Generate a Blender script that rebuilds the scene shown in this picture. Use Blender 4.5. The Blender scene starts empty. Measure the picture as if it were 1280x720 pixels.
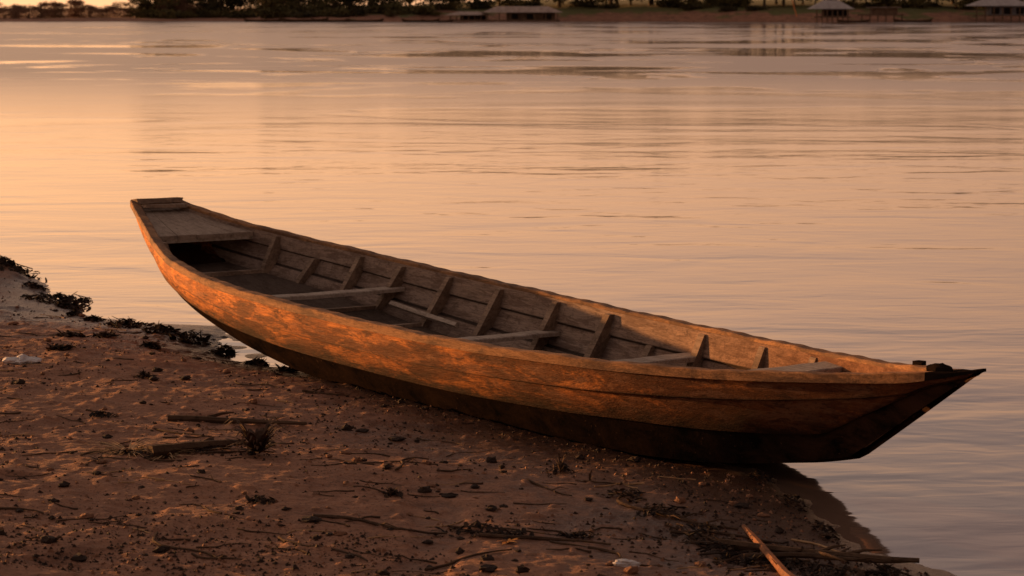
import bpy, math, random
import numpy as np
from mathutils import Vector
R = random.Random(7)
scene = bpy.context.scene
scene.view_settings.view_transform = 'Standard'
scene.view_settings.look = 'None'
scene.view_settings.exposure = 0
COL = scene.collection

# ------------------------------------------------------------ node helpers
def new_mat(name):
    m = bpy.data.materials.new(name); m.use_nodes = True
    nt = m.node_tree; nt.nodes.clear()
    out = nt.nodes.new('ShaderNodeOutputMaterial')
    b = nt.nodes.new('ShaderNodeBsdfPrincipled')
    nt.links.new(b.outputs[0], out.inputs[0])
    return m, nt, b
def N(nt, t, **kw):
    n = nt.nodes.new(t)
    for k, v in kw.items(): setattr(n, k, v)
    return n
def coords(nt, scale=(1,1,1), kind='Object', rot=(0,0,0), loc=(0,0,0)):
    tc = N(nt, 'ShaderNodeTexCoord'); mp = N(nt, 'ShaderNodeMapping')
    mp.inputs['Scale'].default_value = scale; mp.inputs['Rotation'].default_value = rot
    mp.inputs['Location'].default_value = loc
    nt.links.new(tc.outputs[kind], mp.inputs[0]); return mp.outputs[0]
def noise(nt, vec, scale, detail=4, rough=.55, dist=0):
    n = N(nt, 'ShaderNodeTexNoise'); n.inputs['Scale'].default_value = scale
    n.inputs['Detail'].default_value = detail; n.inputs['Roughness'].default_value = rough
    n.inputs['Distortion'].default_value = dist
    nt.links.new(vec, n.inputs['Vector']); return n.outputs['Fac']
def ramp(nt, fac, stops, interp='LINEAR'):
    r = N(nt, 'ShaderNodeValToRGB'); e = r.color_ramp.elements; r.color_ramp.interpolation = interp
    while len(e) < len(stops): e.new(.5)
    for i, (p, c) in enumerate(stops):
        e[i].position = p
        e[i].color = (c[0], c[1], c[2], 1) if not isinstance(c, (int, float)) else (c, c, c, 1)
    nt.links.new(fac, r.inputs[0]); return r.outputs[0]
def mixc(nt, fac, a, b, mode='MIX'):
    m = N(nt, 'ShaderNodeMix', data_type='RGBA', blend_type=mode)
    for sock, v in ((m.inputs[0], fac), (m.inputs[6], a), (m.inputs[7], b)):
        if isinstance(v, (int, float)): sock.default_value = v
        elif isinstance(v, tuple): sock.default_value = (v[0], v[1], v[2], 1)
        else: nt.links.new(v, sock)
    return m.outputs[2]
def mth(nt, op, a, b=0.0, clamp=False):
    m = N(nt, 'ShaderNodeMath', operation=op); m.use_clamp = clamp
    for sock, v in ((m.inputs[0], a), (m.inputs[1], b)):
        if isinstance(v, (int, float)): sock.default_value = v
        else: nt.links.new(v, sock)
    return m.outputs[0]
def attr(nt, name):
    a = N(nt, 'ShaderNodeAttribute'); a.attribute_name = name; return a.outputs['Fac']
def bump(nt, b, h, strength=.5, dist=.01, prev=None):
    n = N(nt, 'ShaderNodeBump'); n.inputs['Strength'].default_value = strength
    n.inputs['Distance'].default_value = dist
    nt.links.new(h, n.inputs['Height'])
    if prev is not None: nt.links.new(prev, n.inputs['Normal'])
    if b is not None: nt.links.new(n.outputs[0], b.inputs['Normal'])
    return n.outputs[0]

# ------------------------------------------------------------ materials
def wood_mat(name, c1, c2, c3, patch=.5, grain=1.0, rough=.75, mode=None):
    m, nt, b = new_mat(name)
    v = coords(nt, (1.2, 14, 14)); g = noise(nt, v, 5, 8, .65, .3)
    vf = coords(nt, (2.5, 60, 60)); gf = noise(nt, vf, 6, 5, .6)
    vp = coords(nt, (1.0, 2.2, 3.2)); p = noise(nt, vp, 3.2, 9, .68, .6)
    vs = coords(nt, (1, 1, 1)); sp = noise(nt, vs, 28, 4, .7)
    base = ramp(nt, g, [(.3, c2), (.62, c1)])
    worn = ramp(nt, p, [(.46, 0.0), (.56, 1.0)])
    c = mixc(nt, mth(nt, 'MULTIPLY', worn, patch), base, c3)
    c = mixc(nt, mth(nt, 'MULTIPLY', ramp(nt, gf, [(.35, 1.0), (.5, 0.0)]), .5), c, (c2[0]*.4, c2[1]*.4, c2[2]*.4))
    c = mixc(nt, mth(nt, 'MULTIPLY', ramp(nt, sp, [(.56, 0.0), (.70, 1.0)]), .6), c, (c2[0]*.4, c2[1]*.4, c2[2]*.4))
    if mode == 'outer':
        hv = attr(nt, 'hv'); ht = attr(nt, 'ht'); tb = attr(nt, 'tb'); sm = attr(nt, 'sm')
        p2 = noise(nt, coords(nt, (.9, 2.0, 4.2), loc=(3,1,2)), 3.0, 10, .74, .5)
        p3 = noise(nt, coords(nt, (1.6, 5, 7), loc=(1,7,2)), 3.6, 9, .76, .4)
        p5 = noise(nt, coords(nt, (3, 26, 26), loc=(5,2,2)), 4.0, 6, .8, .2)
        p6 = noise(nt, coords(nt, (1.4, 3, 7), loc=(9,4,2)), 3.0, 9, .76, .4)
        st = ramp(nt, mth(nt, 'SUBTRACT', mth(nt, 'ADD', p2, mth(nt, 'MULTIPLY', mth(nt, 'SUBTRACT', ht, .42), .18)), mth(nt, 'MULTIPLY', tb, .02)), [(.46, 0.0), (.54, 1.0)])
        c = mixc(nt, mth(nt, 'MULTIPLY', st, .84), c, (.095,.038,.020))
        gw = ramp(nt, mth(nt, 'ADD', p6, mth(nt, 'MULTIPLY', mth(nt, 'SUBTRACT', ht, .5), .10)), [(.52, 0.0), (.60, 1.0)])
        c = mixc(nt, mth(nt, 'MULTIPLY', gw, .42), c, (.30,.175,.105))
        c = mixc(nt, mth(nt, 'MULTIPLY', ramp(nt, p3, [(.57, 0.0), (.63, 1.0)]), .30), c, (.60,.33,.16))
        c = mixc(nt, mth(nt, 'MULTIPLY', ramp(nt, p3, [(.38, 1.0), (.45, 0.0)]), .75), c, (.05,.024,.015))
        c = mixc(nt, mth(nt, 'MULTIPLY', ramp(nt, p5, [(.54, 0.0), (.62, 1.0)]), .70), c, (.045,.021,.013))
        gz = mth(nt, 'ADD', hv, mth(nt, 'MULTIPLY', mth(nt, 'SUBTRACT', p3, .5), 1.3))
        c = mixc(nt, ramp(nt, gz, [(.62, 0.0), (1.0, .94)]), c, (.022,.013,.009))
        c = mixc(nt, 1.0, c, ramp(nt, ht, [(.20, (1.12,1.03,1)), (.50, (.88,.80,.78)), (.95, (.64,.56,.56))]), 'MULTIPLY')  # side shading painted in: hull colour brightened at the stern, darkened toward the bow
        c = mixc(nt, mth(nt, 'MULTIPLY', mth(nt, 'POWER', sm, 14), .85), c, (.018,.011,.008))
    if mode == 'inner':
        hv = attr(nt, 'hv'); ht = attr(nt, 'ht')
        p6 = noise(nt, coords(nt, (1.2, 3, 7), loc=(9,4,2)), 3.0, 9, .80, .4)
        c = mixc(nt, mth(nt, 'MULTIPLY', ramp(nt, p6, [(.50, 0.0), (.56, 1.0)]), .6), c, (.10,.062,.045))
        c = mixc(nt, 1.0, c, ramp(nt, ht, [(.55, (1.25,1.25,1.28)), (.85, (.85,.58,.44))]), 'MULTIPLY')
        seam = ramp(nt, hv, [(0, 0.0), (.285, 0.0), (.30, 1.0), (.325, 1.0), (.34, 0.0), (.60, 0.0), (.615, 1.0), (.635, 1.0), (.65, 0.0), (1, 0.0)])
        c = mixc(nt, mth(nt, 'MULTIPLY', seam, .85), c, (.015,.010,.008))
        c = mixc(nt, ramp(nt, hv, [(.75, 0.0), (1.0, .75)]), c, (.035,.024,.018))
    nt.links.new(c, b.inputs['Base Color']); b.inputs['Roughness'].default_value = rough
    b.inputs['Specular IOR Level'].default_value = .06
    h = mth(nt, 'ADD', mth(nt, 'MULTIPLY', g, .6), mth(nt, 'MULTIPLY', gf, .5)); h = mth(nt, 'ADD', h, mth(nt, 'MULTIPLY', p, .6))
    bump(nt, b, h, .7*grain, .006)
    return m
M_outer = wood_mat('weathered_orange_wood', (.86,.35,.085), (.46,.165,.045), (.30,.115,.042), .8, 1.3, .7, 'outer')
M_rail = wood_mat('rail_wood', (.42,.22,.105), (.20,.10,.05), (.10,.06,.042), .75, 1.2, .7)
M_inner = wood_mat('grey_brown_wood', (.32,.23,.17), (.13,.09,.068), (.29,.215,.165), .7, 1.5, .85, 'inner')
M_frame = wood_mat('frame_wood', (.42,.30,.215), (.22,.15,.105), (.12,.085,.062), .5, 1, .8)
M_thwart = wood_mat('thwart_wood', (.48,.39,.31), (.25,.185,.14), (.54,.44,.35), .4, 1, .7)
M_deck = wood_mat('deck_wood', (.38,.29,.22), (.20,.145,.11), (.44,.34,.26), .6, 1, .75)
M_drift = wood_mat('driftwood', (.10,.062,.04), (.045,.028,.02), (.15,.095,.06), .5, 1, .8)
M_stickp = wood_mat('brown_stick_wood', (.32,.14,.068), (.17,.07,.032), (.22,.11,.06), .5, 1, .6)

m, nt, b = new_mat('black_tar'); M_tar = m
v = coords(nt, (1,1,1.6)); p = noise(nt, v, 7, 8, .65, .4); q = noise(nt, coords(nt), 60, 3, .7)
c = ramp(nt, p, [(.35, (.006,.0055,.0055)), (.65, (.024,.015,.011))])
c = mixc(nt, mth(nt, 'MULTIPLY', ramp(nt, q, [(.66, 0.0), (.72, 1.0)]), .6), c, (.12,.075,.05))
c = mixc(nt, mth(nt, 'MULTIPLY', ramp(nt, attr(nt, 'ht'), [(.90, 0.0), (.97, 1.0)]), mth(nt, 'MULTIPLY', ramp(nt, p, [(.35, 0.0), (.6, 1.0)]), .7)), c, (.070,.036,.023))
nt.links.new(c, b.inputs['Base Color']); b.inputs['Roughness'].default_value = .8
b.inputs['Specular IOR Level'].default_value = .0
bump(nt, b, mth(nt, 'ADD', p, mth(nt, 'MULTIPLY', q, .3)), .6, .006)

m, nt, b = new_mat('river_mud'); M_mud = m
geo = N(nt, 'ShaderNodeNewGeometry'); sp = N(nt, 'ShaderNodeSeparateXYZ'); nt.links.new(geo.outputs['Position'], sp.inputs[0])
v = coords(nt); n1 = noise(nt, v, 1.6, 8, .6, .3); n2 = noise(nt, v, 9, 9, .7, .2); n3 = noise(nt, v, 60, 6, .75)
n4 = noise(nt, v, 22, 6, .8, .6)
c = ramp(nt, n1, [(.32, (.24,.108,.060)), (.5, (.34,.16,.088)), (.68, (.43,.21,.118))])
c = mixc(nt, .5, c, ramp(nt, n2, [(.33, (.14,.066,.040)), (.66, (.47,.235,.138))]))
c = mixc(nt, mth(nt, 'MULTIPLY', ramp(nt, n3, [(.54, 0.0), (.62, 1.0)]), .65), c, (.06,.032,.022))
c = mixc(nt, mth(nt, 'MULTIPLY', ramp(nt, n4, [(.57, 0.0), (.64, 1.0)]), .5), c, (.07,.036,.024))
zz = mth(nt, 'ADD', sp.outputs[2], mth(nt, 'MULTIPLY', mth(nt, 'SUBTRACT', n2, .5), .05))
zz = mth(nt, 'ADD', zz, mth(nt, 'MULTIPLY', mth(nt, 'SUBTRACT', n1, .5), .08))
wet = ramp(nt, zz, [(.0, 1.0), (.050, .9), (.100, 0.0)])
c = mixc(nt, mth(nt, 'MULTIPLY', wet, .82), c, (.045,.021,.012))
nt.links.new(c, b.inputs['Base Color'])
rg = mth(nt, 'SUBTRACT', .85, mth(nt, 'MULTIPLY', wet, .55)); nt.links.new(rg, b.inputs['Roughness'])
b.inputs['Specular IOR Level'].default_value = .26
vo = N(nt, 'ShaderNodeTexVoronoi'); vo.inputs['Scale'].default_value = 55; nt.links.new(v, vo.inputs['Vector'])
h = mth(nt, 'ADD', mth(nt, 'MULTIPLY', n2, 1.0), mth(nt, 'MULTIPLY', n3, .8)); h = mth(nt, 'ADD', h, mth(nt, 'MULTIPLY', n4, 1.0))
h = mth(nt, 'SUBTRACT', h, mth(nt, 'MULTIPLY', vo.outputs['Distance'], .3))
bump(nt, b, h, 1.0, .009)

m, nt, b = new_mat('river_water'); M_water = m
geo = N(nt, 'ShaderNodeNewGeometry'); sp = N(nt, 'ShaderNodeSeparateXYZ'); nt.links.new(geo.outputs['Position'], sp.inputs[0])
a0 = noise(nt, coords(nt, (2.2, 4, 1), rot=(0,0,math.radians(-8))), 1.7, 2, .4, .6)
a1 = noise(nt, coords(nt, (.8, 1.3, 1), rot=(0,0,math.radians(6))), 1.2, 2, .4, .8)
a2 = noise(nt, coords(nt, (.18, .34, 1), rot=(0,0,math.radians(-5))), 1.0, 2, .4, 1.0)
a3 = noise(nt, coords(nt, (.09, .12, 1), rot=(0,0,math.radians(3)), loc=(7,2,0)), 1.0, 4, .6, .8)
a4 = noise(nt, coords(nt, (.05, .17, 1), rot=(0,0,math.radians(8)), loc=(2,1,0)), 1.0, 3, .5, .5)
calm = ramp(nt, mth(nt, 'ADD', a3, mth(nt, 'MULTIPLY', mth(nt, 'MINIMUM', sp.outputs[0], 25.0), .0022)), [(.52, 0.0), (.56, 1.0)])
farm = ramp(nt, mth(nt, 'MULTIPLY', sp.outputs[1], .01), [(.25, 0.0), (.65, 1.0)])
mul = mth(nt, 'SUBTRACT', 1.0, mth(nt, 'MULTIPLY', mth(nt, 'MULTIPLY', calm, farm), .93))
h = mth(nt, 'ADD', mth(nt, 'MULTIPLY', a1, .0105), mth(nt, 'MULTIPLY', a2, .035))
h = mth(nt, 'ADD', h, mth(nt, 'MULTIPLY', a0, .0022))
h = mth(nt, 'MULTIPLY', h, mth(nt, 'ADD', .45, mth(nt, 'MULTIPLY', a4, .9)))
h = mth(nt, 'MULTIPLY', h, mul)
bump(nt, b, h, 1.0, 1.0)
b.inputs['Base Color'].default_value = (.17,.105,.073,1)
nt.links.new(mth(nt, 'ADD', .06, mth(nt, 'MULTIPLY', mth(nt, 'MULTIPLY', farm, mul), .25)), b.inputs['Roughness'])
b.inputs['IOR'].default_value = 1.58

def flat(name, c1, c2, scale=8, rough=.85, bs=.5, bd=.01, spec=.2):
    m, nt, b = new_mat(name); v = coords(nt); n = noise(nt, v, scale, 6, .6)
    nt.links.new(ramp(nt, n, [(.35, c1), (.65, c2)]), b.inputs['Base Color']); b.inputs['Roughness'].default_value = rough
    b.inputs['Specular IOR Level'].default_value = spec
    bump(nt, b, n, bs, bd); return m
M_clod = flat('dark_clod', (.020,.013,.010), (.055,.031,.021), 30)
M_clod2 = flat('brown_clod', (.15,.072,.042), (.31,.155,.088), 30)
M_debris = flat('rotting_leaves', (.014,.010,.008), (.04,.025,.018), 30)
M_straw = flat('dry_straw', (.34,.20,.10), (.52,.33,.17), 30)
M_dead = flat('dead_leaf', (.045,.024,.015), (.095,.05,.03), 30)
M_orleaf = flat('orange_leaf', (.6,.22,.05), (.75,.34,.08), 30)
M_white = flat('pale_scrap', (.6,.57,.55), (.78,.75,.73), 20)
m, nt, b = new_mat('bank_earth'); M_far = m
v = coords(nt); n1 = noise(nt, v, .22, 6, .65); n2 = noise(nt, v, 1.3, 5, .7)
geo = N(nt, 'ShaderNodeNewGeometry'); sp = N(nt, 'ShaderNodeSeparateXYZ'); nt.links.new(geo.outputs['Position'], sp.inputs[0])
c = ramp(nt, n2, [(.35, (.17,.075,.042)), (.65, (.38,.18,.10))])
c = mixc(nt, ramp(nt, mth(nt, 'ADD', mth(nt, 'MULTIPLY', sp.outputs[2], .3), mth(nt, 'MULTIPLY', mth(nt, 'SUBTRACT', n1, .5), 1.6)), [(.22, 0.0), (.36, 1.0)]), c, mixc(nt, n2, (.06,.065,.018), (.19,.17,.045)))
nt.links.new(c, b.inputs['Base Color']); b.inputs['Roughness'].default_value = .95; bump(nt, b, n2, .8, .3)
M_leaf = flat('foliage_dark', (.040,.036,.018), (.09,.072,.032), .6, .9, .3, .1)
M_leaf2 = flat('foliage_olive', (.070,.062,.024), (.15,.12,.045), .6, .9, .3, .1)
M_leaf3 = flat('foliage_hazy', (.17,.095,.06), (.24,.14,.09), .6, .9, .3, .1)  # distance haze painted into the leaf colour
M_bark = flat('bark', (.06,.045,.03), (.13,.09,.06), 4)
M_roof = flat('rusty_sheet_roof', (.28,.20,.165), (.46,.36,.30), 2)
M_roofl = flat('pale_sheet_roof', (.32,.28,.26), (.44,.40,.38), 2)
M_wall = flat('plank_wall', (.10,.065,.045), (.20,.13,.085), 3)
M_wallb = flat('pale_wall', (.20,.20,.22), (.28,.28,.30), 2)
M_dark = flat('dark_opening', (.012,.01,.01), (.03,.024,.02), 3)
M_orange = flat('bright_pole', (.6,.22,.08), (.8,.32,.12), 3)

# ------------------------------------------------------------ mesh helpers
def mk(name, verts, faces, mats, parent=None, mi=None, smooth=True, ang=35):
    me = bpy.data.meshes.new(name); me.from_pydata([tuple(map(float, v)) for v in verts], [], faces); me.update()
    for m in (mats if isinstance(mats, (list, tuple)) else [mats]): me.materials.append(m)
    if mi is not None: me.polygons.foreach_set('material_index', mi)
    if smooth:
        me.polygons.foreach_set('use_smooth', [True]*len(me.polygons))
        try: me.set_sharp_from_angle(angle=math.radians(ang))
        except Exception: pass
    o = bpy.data.objects.new(name, me); COL.objects.link(o)
    if parent: o.parent = parent
    return o
class MB:
    def __init__(s): s.v=[]; s.f=[]; s.m=[]
    def add(s, v, f, mi=0):
        k=len(s.v); s.v+=list(v); s.f+=[tuple(i+k for i in q) for q in f]; s.m+=[mi]*len(f)
    def box(s, c, d, rz=0, mi=0, jit=0):
        hx,hy,hz=[q/2 for q in d]; ca,sa=math.cos(rz),math.sin(rz); vs=[]
        for z in (-hz,hz):
            for x,y in ((-hx,-hy),(hx,-hy),(hx,hy),(-hx,hy)):
                x+=R.uniform(-jit,jit); y+=R.uniform(-jit,jit)
                vs.append((c[0]+ca*x-sa*y, c[1]+sa*x+ca*y, c[2]+z+R.uniform(-jit,jit)))
        s.add(vs, [(3,2,1,0),(4,5,6,7),(0,1,5,4),(1,2,6,5),(2,3,7,6),(3,0,4,7)], mi)
    def tube(s, pts, rad, n=6, mi=0):
        pts=[Vector(p) for p in pts]; vs=[]; fs=[]
        for i,p in enumerate(pts):
            d=(pts[min(i+1,len(pts)-1)]-pts[max(i-1,0)]).normalized()
            a=d.cross(Vector((0,0,1)));  a = a.normalized() if a.length>1e-3 else Vector((1,0,0)); b_=d.cross(a)
            for k in range(n):
                t=2*math.pi*k/n; q=p+rad[i]*(math.cos(t)*a+math.sin(t)*b_); vs.append(tuple(q))
        for i in range(len(pts)-1):
            for k in range(n):
                fs.append((i*n+k, i*n+(k+1)%n, (i+1)*n+(k+1)%n, (i+1)*n+k))
        fs.append(tuple(range(n-1,-1,-1))); fs.append(tuple((len(pts)-1)*n+k for k in range(n)))
        s.add(vs,fs,mi)
    def obj(s, name, mats, parent=None, smooth=True, ang=35): return mk(name, s.v, s.f, mats, parent, s.m, smooth, ang)
def tag(o, label, cat, group=None):
    o['label']=label; o['category']=cat
    if group: o['group']=group
def empty(name, loc, rz=0):
    e=bpy.data.objects.new(name,None); e.location=loc; e.rotation_euler=(0,0,rz); e.empty_display_size=.2; COL.objects.link(e); return e

# ------------------------------------------------------------ boat shape tables
HD=np.array([-.5377,.8432]); F0=np.array([1.201,8.412])
rs=np.array([-.64,-.56,-.44,-.12,.18,.53,.87,1.13,1.6,2.17,2.83,3.36,3.88,4.25,4.61,5.01,5.42,5.73,5.93])
rw=np.array([.016,.045,.08,.165,.26,.36,.43,.475,.54,.58,.605,.61,.60,.565,.51,.40,.27,.18,.125])
rz_=np.array([.512,.492,.468,.438,.41,.39,.375,.37,.36,.36,.37,.38,.395,.415,.44,.48,.53,.58,.625])
cs=np.array([-.04,.2,.6,1.25,2.0,2.7,3.3,3.9,4.5,5.0,5.44])
cw=np.array([.045,.13,.24,.35,.43,.48,.50,.475,.42,.32,.17])
cz=np.array([.135,.075,.03,0,0,.02,.05,.10,.175,.230,.295])
CL=5.48
def smooth_tab(xs, ys, n=600, k=.13):
    x=np.linspace(xs[0],xs[-1],n)
    y=np.interp(x,xs,ys); dx=x[1]-x[0]; r=int(3*k/dx); w=np.exp(-.5*(np.arange(-r,r+1)*dx/k)**2); w/=w.sum()
    l=2*y[0]-y[r:0:-1]; rr=2*y[-1]-y[-2:-r-2:-1]
    return x, np.convolve(np.concatenate([l,y,rr]),w,'valid')
RW=smooth_tab(rs,rw); RZ=smooth_tab(rs,rz_); CW=smooth_tab(cs,cw); CZ=smooth_tab(cs,cz)
def tI(tab,x): return float(np.interp(x,tab[0],tab[1]))
def vt_of(t): return float(np.interp(t,[0,.12,.3,.5,.8,.945,.957,.982,1],[.84,.78,.68,.62,.59,.655,.65,.17,.08]))
def vs_of(t): return min(float(np.interp(t,[0,.1,.3,.6,.9,1],[.30,.36,.39,.34,.26,.20])), vt_of(t)*.8)
def P(t,v,off=0.0,sgn=1):
    sr=5.93-6.57*t; sc=5.44-CL*t
    s=(1-v)*sr+v*sc; w=(1-v)*tI(RW,sr)+v*tI(CW,sc); z=(1-v)*tI(RZ,sr)+v*tI(CZ,sc)
    w+=.035*4*v*(1-v)*min(1,w/.3)
    w=max(w+off*min(1,(1-t)/.03+.25),.003)
    return (s,sgn*w,z)
def tsol(s,v): return ((1-v)*5.93+v*5.44-s)/((1-v)*6.57+v*CL)

# ------------------------------------------------------------ ground
def vn(x,y,sc,seed):
    x=x/sc; y=y/sc; xi=np.floor(x).astype(np.int64); yi=np.floor(y).astype(np.int64); fx=x-xi; fy=y-yi
    fx=fx*fx*(3-2*fx); fy=fy*fy*(3-2*fy)
    def h(a,b_):
        n=(a*374761393+b_*668265263+seed*1442695041)&0xffffffff; n=((n^(n>>13))*1274126177)&0xffffffff; n=n^(n>>16)
        return (n&0xffff)/65535.0-.5
    return (h(xi,yi)*(1-fx)+h(xi+1,yi)*fx)*(1-fy)+(h(xi,yi+1)*(1-fx)+h(xi+1,yi+1)*fx)*fy
shore=np.array([(-60,90),(-20,40),(-9,24),(-5.2,18.8),(-3.45,15.9),(-3.0,15.0),(-2.60,13.95),(-2.32,13.20),(-1.92,12.98),(-1.50,12.85),(-1.08,12.60),(-.70,11.90),(-.35,10.75),(.40,9.45),(.90,8.80),(.98,8.35),(1.04,7.75),(1.12,7.38),(1.27,7.12),(1.45,6.4),(1.9,4.5),(2.6,0),(4,-8),(10,-40)])
def sdist(x,y):
    best=np.full(x.shape,1e9); sg=np.ones(x.shape)
    for a,b_ in zip(shore[:-1],shore[1:]):
        d=b_-a; L=d@d; t=np.clip(((x-a[0])*d[0]+(y-a[1])*d[1])/L,0,1)
        px=x-a[0]-t*d[0]; py=y-a[1]-t*d[1]; q=px*px+py*py
        s=np.sign(d[0]*(y-a[1])-d[1]*(x-a[0]))
        m_=q<best; best=np.where(m_,q,best); sg=np.where(m_,s,sg)
    return np.sqrt(best)*-sg
def Z(x,y):
    x=np.asarray(x,float); y=np.asarray(y,float)
    d=sdist(x,y)+.14*vn(x,y,.55,3)+.08*vn(x,y,.2,4)+.04*vn(x,y,.07,5)
    z=np.where(d>0, .020*d+.10*(1-np.exp(-np.maximum(d,0)/.9)), .10*d)
    z=np.maximum(z,-.8); z=np.minimum(z,.5)
    land=np.clip(d/.5,0,1); l2=.2+.8*land
    z=z+land*(.036*vn(x,y,.9,11)+.011*vn(x,y,.38,12)+.006*vn(x,y,.16,13))+l2*(.0045*vn(x,y,.07,14)+.0045*vn(x,y,.035,15)+.0045*vn(x,y,.018,16))
    rd=1-np.abs(vn(x,y,.11,31))*4; z=z+l2*.003*np.clip(rd,0,1)*np.clip(vn(x,y,.6,32)*4+.5,0,1)
    pk=vn(x,y,.045,41); z=z+l2*.007*np.clip((pk-.31)*9,0,1)
    hx=vn(x,y,.24,21); z=z-land*.012*np.clip((hx-.24)*9,0,1)
    z=z+.08*np.exp(-((x+3.2)**2/.25+(y-15.2)**2/.8))*np.clip(d/.15,0,1)
    # wet flat with water film, added in place of the far hull end's reflection
    wf=np.exp(-((x+1.12)**2/.20+(y-12.0)**2/.65))*np.clip(d/.2,0,1)
    z=np.where(d>0, np.maximum(z-.095*wf, np.minimum(z,-.002+.014*vn(x,y,.14,55))), z)
    X=x-F0[0]; Y=y-F0[1]; s=X*HD[0]+Y*HD[1]; l=np.abs(-X*HD[1]+Y*HD[0])
    wc=np.interp(s,CW[0],CW[1]); zc=np.interp(s,CZ[0],CZ[1])
    ins=(l<wc+.01)&(s>-.2)&(s<5.5)
    z=np.where(ins,np.minimum(z,zc-.02),z)
    return z
def Z1(x,y): return float(Z(np.array([x]),np.array([y]))[0])
xs=np.concatenate([[-400,-150,-60,-30,-15,-9,-6.5,-5,-4.4],np.arange(-4,2.2,.0115),[2.4,3,4,6,10]])
ys=np.concatenate([[-200,-60,-20,-6,0,3,5,6,6.3],np.arange(6.5,9.5,.0115),np.arange(9.5,13,.018),np.arange(13,17.5,.035),[18,19,21,24,30,40,60,90]])
GX,GY=np.meshgrid(xs,ys); GZ=Z(GX.ravel(),GY.ravel())
nx,ny=len(xs),len(ys); V=np.column_stack([GX.ravel(),GY.ravel(),GZ])
i=np.arange((ny-1)*(nx-1)); r_=i//(nx-1); c_=i%(nx-1); a=r_*nx+c_
Fq=np.column_stack([a,a+1,a+nx+1,a+nx])
me=bpy.data.meshes.new('ground'); me.vertices.add(len(V)); me.vertices.foreach_set('co',V.ravel().astype(np.float32))
me.loops.add(Fq.size); me.loops.foreach_set('vertex_index',Fq.ravel().astype(np.int32)); me.polygons.add(len(Fq))
me.polygons.foreach_set('loop_start',(np.arange(len(Fq))*4).astype(np.int32)); me.update(calc_edges=True); me.validate()
me.polygons.foreach_set('use_smooth',[True]*len(me.polygons)); me.materials.append(M_mud)
o=bpy.data.objects.new('ground',me); COL.objects.link(o); o['kind']='structure'; o['label']='trodden reddish brown mud river bank'
w=mk('water',[(-3000,-400,0),(3000,-400,0),(3000,3500,0),(-3000,3500,0)],[(0,1,2,3)],M_water,smooth=False); w['kind']='structure'

# ------------------------------------------------------------ boat
boat=empty('wooden_boat',(F0[0],F0[1],0),math.atan2(HD[1],HD[0]))
tag(boat,'weathered orange-brown wooden rowing boat beached on mud','boat')
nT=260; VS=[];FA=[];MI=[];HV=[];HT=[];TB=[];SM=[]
for sgn in (1,-1):
    grid=[]; hvg=[]
    for k in range(nT+1):
        t=k/nT; vs=vs_of(t); vt=vt_of(t); st=max(0,1-t/.03)
        def pp(v,off,sh=0):
            q=P(t,v,off,sgn); return (q[0]-sh,q[1],q[2])
        wav=.003*math.sin(k*.13+sgn)
        vv=[0,vs*.5,vs*.985,vs,vs+(vt-vs)*.35,vs+(vt-vs)*.7,vt*.99,vt,vt+(1-vt)*.5,1]
        of=[.012+wav,.014+wav,.014+wav,0,0,0,0,-.012,-.012,-.012]
        row=[pp(a_,b_,.07*st if j>6 else 0) for j,(a_,b_) in enumerate(zip(vv,of))]
        sc=5.44-CL*t; row.append((sc-.07*st,0,tI(CZ,sc)-.012))
        grid.append(row); hvg+=[a_/vt for a_ in vv]+[2.0]
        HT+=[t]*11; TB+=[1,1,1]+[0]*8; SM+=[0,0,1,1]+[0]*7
    HV+=hvg
    nr=len(grid[0]); base=len(VS)
    for row in grid: VS+=row
    for k in range(nT):
        for j in range(nr-1):
            q=(base+k*nr+j,base+k*nr+j+1,base+(k+1)*nr+j+1,base+(k+1)*nr+j)
            FA.append(q if sgn>0 else q[::-1]); MI.append(0 if j<6 else 1)
    q=[base+j for j in range(nr)]
    VS.append((5.93,0,tI(RZ,5.93))); HV.append(0); HT.append(0); TB.append(0); SM.append(0); FA.append(tuple(q+[len(VS)-1])); MI.append(0)
    base=len(VS); ir=[0,.30,.31,.62,.63,.9]
    for k in range(nT+1):
        t=k/nT
        for v in ir:
            off=-.036 if v<.305 else (-.022 if v<.625 else -.034)
            VS.append(P(min(max(t,.012),.985),v,off,sgn)); HV.append(v); HT.append(t)
        sc=5.44-CL*min(max(t,.012),.985)
        VS.append((sc,sgn*max(tI(CW,sc)-.03,.002),tI(CZ,sc)+.045)); VS.append((sc,0,tI(CZ,sc)+.04)); HV+=[1,1]; HT+=[t,t]
        TB+=[0]*8; SM+=[0]*8
    n2=len(ir)+2
    for k in range(nT):
        for j in range(n2-1):
            q=(base+k*n2+j,base+(k+1)*n2+j,base+(k+1)*n2+j+1,base+k*n2+j+1)
            FA.append(q if sgn>0 else q[::-1]); MI.append(2)
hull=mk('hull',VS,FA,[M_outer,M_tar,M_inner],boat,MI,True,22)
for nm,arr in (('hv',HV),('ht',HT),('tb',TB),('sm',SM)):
    at=hull.data.attributes.new(nm,'FLOAT','POINT'); at.data.foreach_set('value',np.array(arr,dtype=np.float32))
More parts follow.
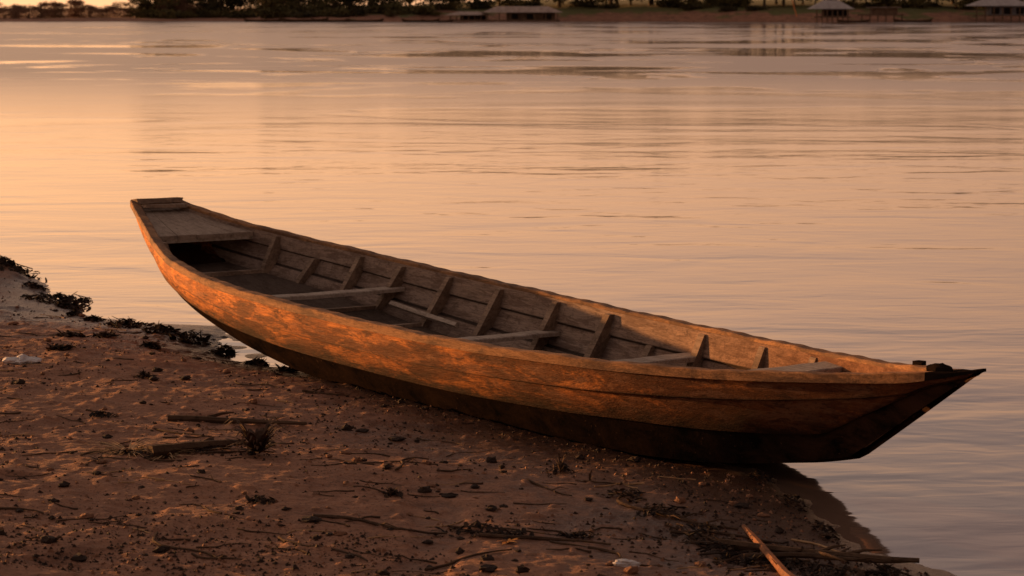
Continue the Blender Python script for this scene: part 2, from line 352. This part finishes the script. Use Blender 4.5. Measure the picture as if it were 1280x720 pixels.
for sgn in (1,-1):
    g=MB(); vs=[];fs=[];mi=[]
    for k in range(nT+1):
        t=k/nT; x,y,z=P(t,0,0,1); wv=.002*math.sin(k*.3+sgn*2)+.0015*math.sin(k*1.0); tp=min(1,(1-t)/.05+.25)
        yo=y+.022*tp; yi=max(y-.030,0.001)
        for yy,zz in ((yo,z-.020*tp),(yo,z+.010*tp+wv),(yo-.004*tp,z+.014*tp+wv),(yi+.004*tp,z+.014*tp+wv),(yi,z+.010*tp+wv),(yi,z-.020*tp)):
            vs.append((x,sgn*yy,zz))
    for k in range(nT):
        for j in range(6):
            q=(k*6+j,(k+1)*6+j,(k+1)*6+(j+1)%6,k*6+(j+1)%6); fs.append(q[::-1] if sgn>0 else q); mi.append(1 if k/nT>.972 else 0)
    fs.append(tuple(range(6))); fs.append(tuple(nT*6+j for j in range(5,-1,-1))); mi+=[0,1]
    g.v=vs;g.f=fs;g.m=mi; g.obj('gunwale',[M_rail,M_tar],boat,True,25)
FT=[5.09,4.80,4.45,4.10,3.68,3.22,2.72,2.27,1.93,1.52,1.03,.62]; FB=[5.12,4.85,4.51,4.20,3.79,3.34,2.84,2.37,1.95,1.55,1.06,.65]
for n_,(a,bq) in enumerate(zip(FT,FB)):
    short=n_ in (1,8); v0=.30 if short else .03
    g=MB(); wd=(.022 if a>2 else .019)+R.uniform(-.002,.002); th=(.036 if a>2 else .022)+R.uniform(-.002,.003)
    for sgn in ((-1,) if short else (1,-1)):
        vs=[];fs=[];n=6
        qa=P(tsol(a,v0),v0,-.024,1); qb=P(tsol(bq,.94),.94,-.024,1)
        for k in range(n+1):
            f_=k/n; v=v0+(.94-v0)*f_; s=a+(bq-a)*f_
            q=P(tsol(s,v),v,-.022,1); yin=min(qa[1]+(qb[1]-qa[1])*f_-th,q[1]-.014-th*.4)
            for ds,yy in ((-wd,q[1]),(wd,q[1]),(wd,yin),(-wd,yin)): vs.append((s+ds,sgn*yy,q[2]))
        for k in range(n):
            for j in range(4):
                q=(k*4+j,(k+1)*4+j,(k+1)*4+(j+1)%4,k*4+(j+1)%4); fs.append(q if sgn<0 else q[::-1])
        fs.append((0,1,2,3) if sgn<0 else (3,2,1,0)); fs.append(tuple(n*4+j for j in ((3,2,1,0) if sgn<0 else (0,1,2,3))))
        g.add(vs,fs)
    if not short: g.box((bq,0,tI(CZ,bq)+.048),(2*wd,2*tI(CW,bq)-.04,.022))
    g.obj('frame',[M_frame],boat,True,30)
for s,z,wd,thk in ((4.13,.292,.10,.020),(2.74,.224,.10,.020),(1.57,.262,.12,.022),(.46,.374,.15,.018)):
    g=MB(); vs=[];fs=[]; n=10; hw=[]
    for ds in (-wd/2,wd/2):
        ss=s+ds; sr=tI(RZ,ss); zc=tI(CZ,ss); v=min(max((sr-z)/(sr-zc),0.02),.95); hw.append(P(tsol(ss,v),v,-.028,1)[1])
    for k in range(n+1):
        f_=k/n*2-1; sag=.004*(1-f_*f_)+.0015*math.sin(k*2.1+s)
        for ds,h_ ,zz in ((-wd/2,hw[0],z-thk),(wd/2,hw[1],z-thk),(wd/2,hw[1],z-.004),(wd/2-.004,hw[1],z),(-wd/2+.004,hw[0],z),(-wd/2,hw[0],z-.004)):
            vs.append((s+ds,f_*h_,zz-sag))
    for k in range(n):
        for j in range(6): fs.append((k*6+j,(k+1)*6+j,(k+1)*6+(j+1)%6,k*6+(j+1)%6)[::-1])
    fs.append(tuple(range(6))[::-1]); fs.append(tuple(n*6+j for j in range(6)))
    g.add(vs,fs); g.obj('thwart',[M_thwart],boat,True,25)
def deck(name,s0,s1,drop,planks,mat,gap=.006):
    g=MB(); n=10
    for p_ in range(planks):
        vs=[];fs=[]; f0=-1+2*p_/planks+gap; f1=-1+2*(p_+1)/planks-gap; dz=R.uniform(-.002,.002)
        for k in range(n+1):
            s=s0+(s1-s0)*k/n; z=tI(RZ,s)-drop+dz; hw=max(tI(RW,s)-.038,.01)
            ex=(R.uniform(-.008,.008) if k==0 else 0)
            for f_,zz in ((f0,z-.024),(f1,z-.024),(f1,z),(f0,z)): vs.append((s+ex,f_*hw,zz))
        for k in range(n):
            for j in range(4): fs.append((k*4+j,(k+1)*4+j,(k+1)*4+(j+1)%4,k*4+(j+1)%4))
        fs.append((0,1,2,3)[::-1]); fs.append(tuple(n*4+j for j in range(4)))
        g.add(vs,fs)
    return g.obj(name,[mat],boat,True,25)
deck('stern_deck',5.27,5.88,.016,5,M_deck)
deck('bow_deck',.10,-.50,.024,4,M_rail)
g=MB(); g.box((5.29,0,.475),(.03,.56,.036)); g.obj('deck_beam',[M_thwart],boat)
g=MB(); g.box((5.90,0,.636),(.09,.27,.022),jit=.006); g.box((5.80,0,.612),(.05,.25,.018),jit=.005); g.obj('stern_cap',[M_frame],boat)
g=MB(); g.tube([(4.02,-.42,.225),(3.75,-.45,.195),(3.45,-.46,.175)],[.016,.016,.015],4); g.obj('side_batten',[M_thwart],boat)
g=MB()
for y in (-.22,-.02,.19): g.box((2.9,y,.118),(3.0,.17,.018),jit=.004)
g.obj('floorboard',[M_drift],boat)
def lump(g,cx,cy,cz_,rx,ry,rz2):
    vs=[];fs=[]
    for a in range(7):
        th=math.pi*a/6
        for q in range(10):
            ph=2*math.pi*q/10; k=1+R.uniform(-.14,.14)
            vs.append((cx+rx*k*math.sin(th)*math.cos(ph),cy+ry*k*math.sin(th)*math.sin(ph),cz_+rz2*k*math.cos(th)))
    for a in range(6):
        for q in range(10): fs.append((a*10+q,(a+1)*10+q,(a+1)*10+(q+1)%10,a*10+(q+1)%10))
    g.add(vs,fs)
g=MB(); lump(g,-.42,-.02,.487,.050,.035,.020); lump(g,-.36,-.05,.478,.035,.02,.016); g.obj('bow_block',[M_tar],boat)
g=MB(); g.box((-.16,-.165,.455),(.045,.024,.034),jit=.004); g.obj('cleat',[M_tar],boat)

# ------------------------------------------------------------ shore debris
def inside_boat(x,y):
    X=x-F0[0];Y=y-F0[1]; s=X*HD[0]+Y*HD[1]; l=abs(-X*HD[1]+Y*HD[0])
    return -.3<s<5.6 and l<float(np.interp(s,CW[0],CW[1]))+.03
def ground_pt(ymin=6.6,ymax=15):
    while True:
        u=R.random(); y=1/(1/ymax+u*(1/ymin-1/ymax)); x=R.uniform(-.235,.22)*y
        if inside_boat(x,y): continue
        d=float(sdist(np.array([x]),np.array([y]))[0])
        if d>.03 and not (x>-1.7 and y>11.5): return x,y,d
def clod_mesh(name,mat,n=2,sq=.7):
    import bmesh
    bm=bmesh.new(); bmesh.ops.create_icosphere(bm,subdivisions=n,radius=1)
    a=[R.uniform(1,4) for _ in range(6)]
    for v in bm.verts:
        k=1+.22*math.sin(a[0]*v.co.x*2+a[1])+.2*math.sin(a[2]*v.co.y*2+a[3])+.12*math.sin(a[4]*5*v.co.z+a[5])+R.uniform(-.14,.14)
        v.co*=k; v.co.z*=sq
    me=bpy.data.meshes.new(name); bm.to_mesh(me); bm.free(); me.materials.append(mat); return me
clods=[clod_mesh('mud_clod',M_clod) for _ in range(6)]+[clod_mesh('mud_clod',M_clod2) for _ in range(3)]
for k in range(295):
    x,y,d=ground_pt(); r=.006+.015*R.random()**2.5
    o=bpy.data.objects.new('mud_clod',R.choice(clods)); COL.objects.link(o)
    o.location=(x,y,Z1(x,y)+r*.3); o.scale=(r*R.uniform(.8,1.5),r,r*R.uniform(.6,1)); o.rotation_euler=(0,0,R.uniform(0,6.3))
    tag(o,'small dark clod of dried mud lying on the bank','mud clod','clods scattered on the mud bank')
g=MB(); tet=[(1,0,-.4),(-.5,.87,-.4),(-.5,-.87,-.4),(0,0,.8)]
px=[];py=[]
while len(px)<10500:
    x,y,d=ground_pt()
    if d>.5 and vn(np.array([x]),np.array([y]),.5,77)[0]<R.uniform(-.3,.25): continue
    px.append(x);py.append(y)
pz=Z(np.array(px),np.array(py))
for x,y,z in zip(px,py,pz):
    r=.002+.0075*R.random()**3; an=R.uniform(0,6.3); ca,sa=math.cos(an),math.sin(an); e=R.uniform(.7,1.8)
    g.add([(x+r*(ca*q[0]*e-sa*q[1]),y+r*(sa*q[0]*e+ca*q[1]),z+r*(q[2]*.8+.3)) for q in tet],[(0,1,3),(1,2,3),(2,0,3),(0,2,1)],0 if R.random()<.72 else 1)
o=g.obj('mud_crumbs',[M_clod,M_clod2],smooth=False); o['kind']='stuff'; o['label']='fine crumbs of mud and plant litter on the bank'

def twig(x0,y0,x1,y1,r,mat,label,lift=.0,forks=1,name='twig',cat='twig',group='twigs lying on the mud',bend=.05,n=9):
    e0=Vector((x0,y0,0)); d=Vector((x1-x0,y1-y0,0)); L=d.length; nrm=Vector((-d.y,d.x,0))
    g=MB(); pts=[];rad=[]; b1=R.uniform(-bend,bend); b2=R.uniform(-bend,bend)
    for k in range(n):
        f_=k/(n-1); p=e0+d*f_+nrm*(b1*math.sin(math.pi*f_)+b2*math.sin(2*math.pi*f_))+nrm*R.uniform(-.008,.008)
        z=max(Z1(p.x,p.y),-.01)+r*.7+lift*math.sin(math.pi*f_*.9)
        pts.append((p.x-x0,p.y-y0,z)); rad.append(r*(1-.5*f_)*R.uniform(.85,1.15))
    zs=np.array([p[2] for p in pts]); z0=zs.min()
    cf=np.polyfit(np.arange(n),zs,1); ln=np.polyval(cf,np.arange(n)); ln+=np.percentile(zs-ln,75); wgt=.95 if r>.0125 else (.75 if r>.006 else .4); zs=(1-wgt)*zs+wgt*ln
    pts=[(p[0],p[1],z-z0) for p,z in zip(pts,zs)]
    g.tube(pts,rad,6)
    for _ in range(forks):
        k=R.randrange(2,n-2); p=Vector(pts[k]); a=math.atan2(d.y,d.x)+R.choice((-1,1))*R.uniform(.4,.9); l=L*R.uniform(.15,.35)
        g.tube([p,p+Vector((math.cos(a)*l*.5,math.sin(a)*l*.5,.012)),p+Vector((math.cos(a+.2)*l,math.sin(a+.2)*l,.004))],[rad[k]*.7,rad[k]*.5,rad[k]*.25],5)
    o=g.obj(name,[mat]); o.location=(x0,y0,z0); tag(o,label,cat,group); return o
TL='thin dark twig lying on the mud'
twig(-1.33,9.22,-.79,9.18,.015,M_drift,'long dark driftwood stick lying flat on mud',name='driftwood_stick',cat='driftwood',group=None,forks=1,bend=.02)
twig(-1.27,8.38,-.96,8.58,.026,M_drift,'thick split driftwood branch on mud beside dry grass',name='driftwood_stick',cat='driftwood',group=None,forks=1,bend=.03)
twig(.815,6.60,.735,7.60,.017,M_stickp,'smooth reddish brown stick lying across the debris',name='brown_stick',cat='stick',group=None,forks=0,bend=.0,lift=.0)
twig(.64,7.32,1.22,7.10,.014,M_drift,'dark crooked branch reaching into the shallow water',name='driftwood_stick',cat='driftwood',group=None,forks=3,bend=.05,lift=.02)
twig(.70,7.16,1.22,7.14,.011,M_drift,'dark crooked branch at the water edge',name='driftwood_stick',cat='driftwood',group=None,forks=3,bend=.06,lift=.015)
twig(.88,7.48,1.07,7.32,.004,M_straw,'pale thin bent reed at the water edge',forks=0,name='reed',cat='reed',group=None,bend=.15)
for q in ((-.89,10.15,-.69,10.1,.005),(-1.06,7.1,-.84,6.8,.005),(-.7,7.12,-.42,6.85,.005),(-.62,7.4,-.2,7.3,.006),(-.25,6.8,0,7.05,.005),(.23,7.15,.44,6.9,.005),
          (-1.5,8.7,-1.2,8.55,.005),(-1.35,9.0,-1.1,8.8,.004),(-.4,8.2,-.3,8.55,.005),(.05,8.2,.2,8.0,.004),(-.1,7.25,.3,7.2,.007),(.35,7.9,.6,7.6,.007),(.45,7.75,.72,7.55,.006),(-1.2,10.4,-1.0,10.2,.004),(-1.7,7.4,-1.45,7.35,.005),(.55,7.35,.9,7.15,.007),
          (.5,7.5,.85,7.4,.006),(.6,7.6,.8,7.2,.005),(.75,7.25,1.05,7.3,.005),(-.2,7.4,.1,7.3,.004),(-1.45,8.5,-1.15,8.3,.006),(-1.5,8.3,-1.3,8.6,.004),(-1.1,8.4,-.85,8.5,.005)):
    twig(*q[:4],q[4],M_drift,TL,forks=R.randrange(0,3),bend=.12)
for k in range(150):
    x,y,d=ground_pt(6.7,13); a=R.uniform(-.6,.6)+R.choice((0,math.pi)); l=R.uniform(.04,.20)
    x1=x+l*math.cos(a);y1=y+l*math.sin(a)*1.5
    if inside_boat(x1,y1): continue
    st=R.random()<.18
    twig(x,y,x1,y1,R.uniform(.0016,.0038),M_straw if st else M_drift,'short dry straw stem lying on the mud' if st else TL,forks=R.randrange(0,2),bend=.10,n=7)

def litter(nleaf,ntw,rx,ry,h,mats,leafsz=.02):
    g=MB()
    for k in range(nleaf):
        a=R.uniform(0,6.3); q=R.random()**.7*1.15; cx=q*rx*math.cos(a)*R.uniform(.6,1.2); cy=q*ry*math.sin(a); cz=max(0,h*(1-q)*R.uniform(.1,1.0))
        l=leafsz*R.uniform(.4,1.4); ww=l*R.uniform(.25,.6); an=R.uniform(0,6.3); t=R.uniform(-.9,.9); ca,sa=math.cos(an),math.sin(an)
        def tr(u,v,w_): return (cx+ca*u-sa*v,cy+sa*u+ca*v,cz+w_+u*math.sin(t)*.8+.004)
        g.add([tr(-l,0,0),tr(-.2*l,ww,.3*ww),tr(.5*l,ww*.7,.5*ww),tr(l,0,.2*l),tr(.4*l,-ww*.8,.5*ww),tr(-.3*l,-ww,.2*ww),tr(.1*l,0,-.1*ww)],
              [(0,6,1),(1,6,2),(2,6,3),(3,6,4),(4,6,5),(5,6,0)],R.randrange(len(mats)))
    for k in range(ntw):
        a=R.uniform(0,6.3); cx=R.uniform(-.7,.7)*rx; cy=R.uniform(-.7,.7)*ry; l=R.uniform(.4,1.1)*rx; dz=R.uniform(0,h*1.3)
        g.tube([(cx-l*.5*math.cos(a),cy-l*.4*math.sin(a),.004),(cx,cy,h*.5),(cx+l*.5*math.cos(a),cy+l*.4*math.sin(a),dz)],[.0035,.003,.0012],4,R.randrange(len(mats)))
    return g
LM=[M_debris,M_drift,M_debris]
heaps=[(-3.18,15.0,.22,.22,.055),(-2.62,13.85,.18,.22,.05),(-2.50,13.6,.08,.12,.025),(-3.38,15.5,.26,.3,.10),(-2.88,14.5,.07,.1,.02),
 (-2.02,12.62,.11,.18,.04),(-1.80,12.30,.08,.14,.045),(-1.62,12.10,.09,.12,.05),(-1.42,11.80,.06,.09,.055),(-2.25,12.9,.05,.08,.02),(-2.40,13.2,.04,.06,.02),
 (-2.2,11.9,.07,.08,.02),(-2.02,11.9,.06,.08,.02),(-1.75,11.6,.05,.08,.02),(-1.22,11.45,.05,.07,.03),(-2.1,11.2,.06,.06,.015),(-1.05,11.2,.05,.08,.02),
 (.66,7.28,.11,.14,.035),(.72,7.12,.13,.1,.03),(.60,7.5,.09,.10,.025),(.48,7.75,.09,.1,.022),(.38,8.02,.07,.1,.018),(.98,6.95,.13,.08,.025),(1.12,7.05,.07,.06,.025),(.85,7.0,.1,.1,.03),
 (-.12,7.32,.11,.07,.018),(.0,7.28,.06,.05,.018),(.17,8.4,.05,.05,.03),(-1.32,8.42,.12,.08,.02),(-1.1,8.5,.08,.06,.02),(-.39,7.82,.03,.03,.02),(-1.6,10.4,.05,.05,.025),(.9,8.6,.05,.1,.02),(.97,8.15,.04,.14,.02),(1.02,7.7,.04,.14,.02),(.2,7.32,.06,.04,.02),(-.8,7.6,.05,.04,.015),(-1.6,9.3,.06,.05,.015)]
for (x,y,rx,ry,h) in heaps:
    ar=rx*ry
    g=litter(int(40+ar*4600),int(6+ar*160),rx,ry,h,LM,.013 if y<11 else .024)
    vv=np.array(g.v); gz=Z(vv[:,0]+x,vv[:,1]+y); z0=Z1(x,y); vv[:,2]+=np.maximum(gz,0)-z0
    g.v=[tuple(q) for q in vv]
    o=g.obj('plant_debris',LM,smooth=False); o.location=(x,y,z0)
    tag(o,'dark heap of rotting leaves and twigs on wet mud','plant debris','heaps of washed-up debris along the waterline')
def tuft(x,y,n,l,mat,label,name,spread=1.0,up=.6,wid=.006):
    g=MB()
    for k in range(n):
        a=R.uniform(0,6.3); ll=l*R.uniform(.5,1.1); u=R.uniform(.15,1)*up; c,s=math.cos(a),math.sin(a); w_=wid*R.uniform(.5,1.2)
        pts=[]
        for j in range(5):
            f_=j/4; rr=ll*f_*spread*(1-u*.4); zz=ll*u*math.sin(f_*2.2)*.9; ww=w_*(1-f_)*(1 if j else .6)+.0006
            pts+= [(rr*c-ww*s,rr*s+ww*c,zz+.003),(rr*c+ww*s,rr*s-ww*c,zz+.003)]
        g.add(pts,[(2*j,2*j+1,2*j+3,2*j+2) for j in range(4)])
    o=g.obj(name,[mat],smooth=False); o.location=(x,y,Z1(x,y)); tag(o,label,'dry plant'); return o
tuft(-.90,8.42,95,.165,M_dead,'dead spiky brown plant tuft standing in mud','dead_plant',1.05,.85,.014)
tuft(-1.60,10.42,16,.06,M_debris,'small dark dead sprig on the mud','dead_plant',1,.6)
tuft(-.39,7.82,18,.05,M_dead,'small brown dead sprig on the mud','dead_plant',1,.8)
tuft(.17,8.38,14,.08,M_drift,'thin upright dead sprig on wet mud','dead_plant',.6,1.1,.003)
tuft(.27,8.25,10,.05,M_drift,'thin upright dead sprig on wet mud','dead_plant',.6,1.1,.003)
tuft(-1.36,8.45,80,.16,M_straw,'flattened clump of dry straw-coloured grass','dry_grass',1.3,.24,.0026)
tuft(-1.22,8.42,60,.13,M_straw,'flattened clump of dry straw-coloured grass','dry_grass',1.3,.27,.0026)
tuft(-.01,7.18,12,.04,M_orleaf,'bright orange fallen leaf on the mud','fallen_leaf',1.3,.3,.007)
tuft(-1.42,8.20,24,.09,M_drift,'flattened clump of dark dry grass','dry_grass',1.3,.25,.003)
for (x,y,r,nm,lb,cat) in ((-2.19,10.7,.05,'pale_stone','pale grey flat stone on the mud','stone'),(.335,6.9,.028,'crumpled_scrap','crumpled white plastic scrap on the mud','litter')):
    o=bpy.data.objects.new(nm,clod_mesh(nm,M_white,3,.5)); COL.objects.link(o); o.location=(x,y,Z1(x,y)+r*.25); o.scale=(r*1.2,r*.8,r*.9); tag(o,lb,cat)

# ------------------------------------------------------------ far bank
def bankY(x): return 283+6*math.sin(x*.035+1)+3*math.sin(x*.13)+ (10 if x<-30 else 0)
bx=np.concatenate([[-3000,-1200,-500,-250],np.arange(-120,121,1.5),[250,500,1200,3000]])
prof=[(-6,-1.0),(-1,-.15),(0,.0),(1.5,.35),(4,.9),(7,1.35),(12,1.7),(20,2.0),(40,2.4),(120,3),(3000,3)]
HSX=[-60,-30,0,60]; HSY=[.2,.4,1,1.0]
V=[];Fz=[]
for x in bx:
    hs=float(np.interp(x,HSX,HSY))
    for j,(d,z) in enumerate(prof):
        yy=bankY(x)+d; V.append((x,yy,z*(hs if z>0 else 1)+(.35*hs*float(vn(np.array([x*1.]),np.array([yy]),4.0,5)[0]) if 0<d<30 else 0)))
n=len(prof)
for k in range(len(bx)-1):
    for j in range(n-1): Fz.append((k*n+j,(k+1)*n+j,(k+1)*n+j+1,k*n+j+1))
fb=mk('far_bank',V,Fz,M_far); fb['kind']='structure'
def bankZ(x,d):
    return float(np.interp(d,[p_[0] for p_ in prof],[p_[1] for p_ in prof]))*float(np.interp(x,HSX,HSY))
def leafcloud(g,cx,cy,cz,rx,ry,rz2,n,sz,mi=0):
    for k in range(n):
        th=R.uniform(0,6.3); u=R.uniform(-1,1); rr=R.random()**.45; s=math.sqrt(1-u*u)
        x=cx+rx*rr*s*math.cos(th); y=cy+ry*rr*s*math.sin(th); z=cz+rz2*rr*u
        a=Vector((R.gauss(0,1),R.gauss(0,1),R.gauss(0,1))).normalized(); b_=a.cross(Vector((R.gauss(0,1),R.gauss(0,1),R.gauss(0,1)))).normalized(); q=sz*R.uniform(.5,1.3); p=Vector((x,y,z))
        g.add([p+a*q,p+b_*q*.6,p-a*q,p-b_*q*.6],[(0,1,2,3)],mi)
def tree_variant(h,spread,mleaf,low):
    t=MB(); pts=[(0,0,-.3),(R.uniform(-.1,.1),0,h*.2),(R.uniform(-.3,.3),0,h*.45),(R.uniform(-.5,.5),0,h*.75)]
    r=h*.022; t.tube(pts,[r*1.4,r,r*.75,r*.3],7)
    cr=MB()
    for k in range(10):
        a=R.uniform(0,6.3); zz=h*R.uniform(low,.9); rr=spread*R.uniform(.2,.75)*(1-.4*abs(zz/h-.6)); c=(rr*math.cos(a),rr*math.sin(a),zz)
        t.tube([(pts[2][0]*.6,0,min(zz*.75,h*.6)),(c[0]*.6,c[1]*.6,zz*.92),c],[r*.5,r*.3,r*.1],5)
        leafcloud(cr,*c,spread*R.uniform(.3,.5),spread*R.uniform(.3,.5),h*R.uniform(.10,.18),130,h*.034,0)
    leafcloud(cr,0,0,h*.55,spread*.8,spread*.8,h*.42,380,h*.034,0)
    e=[]
    for nm,g,m_ in (('trunk',t,M_bark),('crown',cr,mleaf)):
        me=bpy.data.meshes.new(nm); me.from_pydata([tuple(v) for v in g.v],[],g.f); me.materials.append(m_); e.append(me)
    return e
tv=[tree_variant(6,3.2,M_leaf,.12),tree_variant(5,3.4,M_leaf,.10),tree_variant(7,3.4,M_leaf2,.15),tree_variant(5,2.8,M_leaf2,.10)]
hz=[tree_variant(5,4.2,M_leaf3,.05),tree_variant(6,3.6,M_leaf3,.05)]
def put_tree(var,x,d,sc,label,group):
    e=empty('tree',(x,bankY(x)+d,bankZ(x,d)-.1),R.uniform(0,6.3)); e.scale=(sc*R.uniform(.9,1.3),sc,sc*R.uniform(.9,1.1)); tag(e,label,'tree',group)
    for me,nm in zip(var,('trunk','crown')):
        o=bpy.data.objects.new(nm,me); COL.objects.link(o); o.parent=e
x=-46
while x<72:
    put_tree(R.choice(tv),x,R.uniform(9,15) if x<-8 else R.uniform(11,17),R.uniform(.7,1.05)*(1.35 if x>-5 else .85),'dark leafy riverside tree on the far bank','trees along the far bank'); x+=R.uniform(1.5,2.5)*(1.1 if x>-5 else 1)
x=-44
while x<74:
    put_tree(R.choice(tv),x,R.uniform(20,28),R.uniform(1.0,1.35)*(1.35 if x>-5 else 1),'dark leafy riverside tree on the far bank','trees along the far bank'); x+=R.uniform(3,4.5)
x=-78
while x<-40:
    put_tree(R.choice(hz),x,R.uniform(8,18),R.uniform(.26,.42),'low hazy tree on the far bank','low hazy trees on the far bank'); x+=R.uniform(.5,1.0)
bm_=[]
for k in range(3):
    g=MB()
    for _ in range(5): leafcloud(g,R.uniform(-1,1),R.uniform(-.5,.5),R.uniform(.3,.8),.8,.7,.55,110,.14)
    me=bpy.data.meshes.new('bush'); me.from_pydata([tuple(v) for v in g.v],[],g.f); me.materials.append([M_leaf,M_leaf2,M_leaf2][k]); bm_.append(me)
for k in range(190):
    x=R.uniform(-46,-8) if k%3==0 else R.uniform(-46,70); d=R.uniform(4,12) if x<-8 else R.uniform(6,13)
    if -9<x<22 and d<11: continue
    if 32<x<48 and d<12: continue
    o=bpy.data.objects.new('bush',R.choice(bm_)); COL.objects.link(o); s=R.uniform(.6,1.5); o.location=(x,bankY(x)+d,bankZ(x,d)-.1); o.scale=(s*1.5,s,s*.8); o.rotation_euler=(0,0,R.uniform(0,6))
    tag(o,'low leafy bush on the far bank slope','bush','bushes on the far bank')
def house(x,y,z,L,W,hw,hr,mw,mr,label,stilt=0):
    e=empty('riverside_house',(x,y,z)); tag(e,label,'house')
    g=MB(); g.box((0,0,.12),(L+.6,W+.8,.16)); g.obj('deck',[M_wall],e)
    g=MB(); g.box((L*.12,0,.2+hw/2),(L*.7,W*.8,hw)); g.obj('wall',[mw],e)
    g=MB(); o=.7
    a=[(-L/2-o,-W/2-o,.2+hw),(L/2+o,-W/2-o,.2+hw),(L/2+o,W/2+o,.2+hw),(-L/2-o,W/2+o,.2+hw),(-L/2+W*.35,0,.2+hw+hr),(L/2-W*.35,0,.2+hw+hr)]
    g.add(a,[(0,1,5,4),(1,2,5),(2,3,4,5),(3,0,4),(3,2,1,0)]); g.obj('roof',[mr],e,False)
    n=7
    for k in range(n):
        g=MB(); g.box((-L/2+L*k/(n-1),-W/2-.25,(.15+hw-stilt)/2),(.14,.14,hw+.05+stilt)); g.obj('post',[M_wall],e)
    for k,xx in enumerate((-.12,.12,.36)):
        g=MB(); g.box((L*xx,-W*.4-.02,.2+hw*.45),(.9,.06,hw*.7)); g.obj('door' if k==1 else 'window',[M_dark],e)
    return e
house(1.2,281,.05,8.0,3.0,.85,.7,M_wall,M_roof,'long low plank raft house with rusty sheet roof')
house(-5.0,282,.05,4.2,2.6,.55,.4,M_wall,M_roof,'small low raft shed with rusty sheet roof')
house(36.8,281,.45,3.6,2.6,.85,1.0,M_wall,M_roofl,'small plank stilt house with grey sheet roof',.8)
house(57,bankY(57)-2,.60,6.0,3.2,1.05,.8,M_wallb,M_roofl,'pale walled stilt house with grey roof at the river edge',.8)
e=empty('stilt_jetty',(42.5,280.5,0)); tag(e,'dark wooden jetty on stilts at the far bank','jetty')
g=MB(); g.box((0,0,.8),(5.0,2.4,.16)); g.obj('deck',[M_wall],e)
for k in range(6):
    g=MB(); g.box((-2.3+k*.92,-1.0,.2),(.13,.13,1.5)); g.obj('post',[M_wall],e)
g=MB(); g.box((.4,.3,1.25),(3.0,1.2,.75)); g.obj('shed',[M_wall],e)
g=MB(); g.box((.4,.3,1.68),(3.8,1.9,.07)); g.obj('roof',[M_roof],e)
g=MB(); g.tube([(32.9,281,.6),(32.3,281,2.6),(31.9,281,3.4)],[.07,.06,.05],6); o=g.obj('mooring_pole',[M_orange]); tag(o,'bright orange leaning pole at the far bank','pole')
g=MB(); n=14; vs=[];fs=[]
for k in range(n+1):
    t=k/n*2-1; w_=.55*(1-t**4)**.8+.03; zt=.32+.3*t**4; xk=t*3.2
    vs+=[(xk,-w_,zt),(xk*.9,-w_*.6,-.1),(xk*.9,w_*.6,-.1),(xk,w_,zt),(xk*.98,w_*.85,zt-.02),(xk*.9,w_*.5,.08),(xk*.9,-w_*.5,.08),(xk*.98,-w_*.85,zt-.02)]
for k in range(n):
    for j in range(8): fs.append((k*8+j,k*8+(j+1)%8,(k+1)*8+(j+1)%8,(k+1)*8+j))
me=bpy.data.meshes.new('moored_boat'); me.from_pydata(vs,[],fs); me.materials.append(M_drift)
for (x,y,rz,s) in ((-10.5,279.5,.1,.7),(-8.6,280,-.1,.6),(-24,281,.15,.9),(-21,281.5,.05,.7),(-17,281,.2,.7),(39,278,.1,.6),(46,279,-.15,.7),(-29,283,.1,.7)):
    o=bpy.data.objects.new('moored_boat',me); COL.objects.link(o); o.location=(x,y,0); o.rotation_euler=(0,0,rz); o.scale=(s,s,s); tag(o,'small dark canoe moored at the far bank','boat','canoes moored at the far bank')

# ------------------------------------------------------------ sky, sun, camera
SUN_AZ=Vector((-.80,.60,0)).normalized(); EL=math.radians(3.3)
wd=bpy.data.worlds.new('World'); scene.world=wd; wd.use_nodes=True; nt=wd.node_tree; nt.nodes.clear()
out=N(nt,'ShaderNodeOutputWorld'); bg=N(nt,'ShaderNodeBackground'); nt.links.new(bg.outputs[0],out.inputs[0])
tc=N(nt,'ShaderNodeTexCoord'); s=N(nt,'ShaderNodeSeparateXYZ'); nt.links.new(tc.outputs['Generated'],s.inputs[0])
el=ramp(nt,mth(nt,'MAXIMUM',s.outputs[2],0.0),[(0,(1.0,.55,.29)),(.07,(1.0,.58,.33)),(.13,(.94,.585,.385)),(.19,(.62,.455,.375)),(.27,(.42,.34,.32)),(.5,(.42,.32,.27)),(1,(.28,.235,.23))])
dot=N(nt,'ShaderNodeVectorMath',operation='DOT_PRODUCT'); nt.links.new(tc.outputs['Generated'],dot.inputs[0]); dot.inputs[1].default_value=SUN_AZ
azf=ramp(nt,mth(nt,'ADD',mth(nt,'MULTIPLY',dot.outputs['Value'],.5),.5),[(0,(.40,.37,.38)),(.5,(.60,.55,.55)),(.70,(.80,.77,.79)),(.80,(1.12,1.05,1.0)),(.88,(1.5,1.38,1.20)),(1,(1.8,1.6,1.35))])
cc=mixc(nt,1.0,el,azf,'MULTIPLY'); nt.links.new(cc,bg.inputs['Color']); bg.inputs['Strength'].default_value=1.0
L=bpy.data.lights.new('sun','SUN'); L.energy=7.5; L.angle=math.radians(.6); L.color=(1,.44,.14)
so=bpy.data.objects.new('sun',L); COL.objects.link(so)
d=Vector((SUN_AZ.x*math.cos(EL),SUN_AZ.y*math.cos(EL),math.sin(EL))); so.rotation_euler=d.to_track_quat('Z','Y').to_euler(); so.location=(-20,10,5)
cam=bpy.data.cameras.new('camera'); cam.lens=85; cam.sensor_width=36; cam.clip_end=6000; cam.clip_start=.1
cam.dof.use_dof=True; cam.dof.focus_distance=9.6; cam.dof.aperture_fstop=9.0
co=bpy.data.objects.new('camera',cam); COL.objects.link(co); co.location=(0,0,1.7); co.rotation_euler=(math.radians(90)-math.atan(351/3022),0,0); scene.camera=co
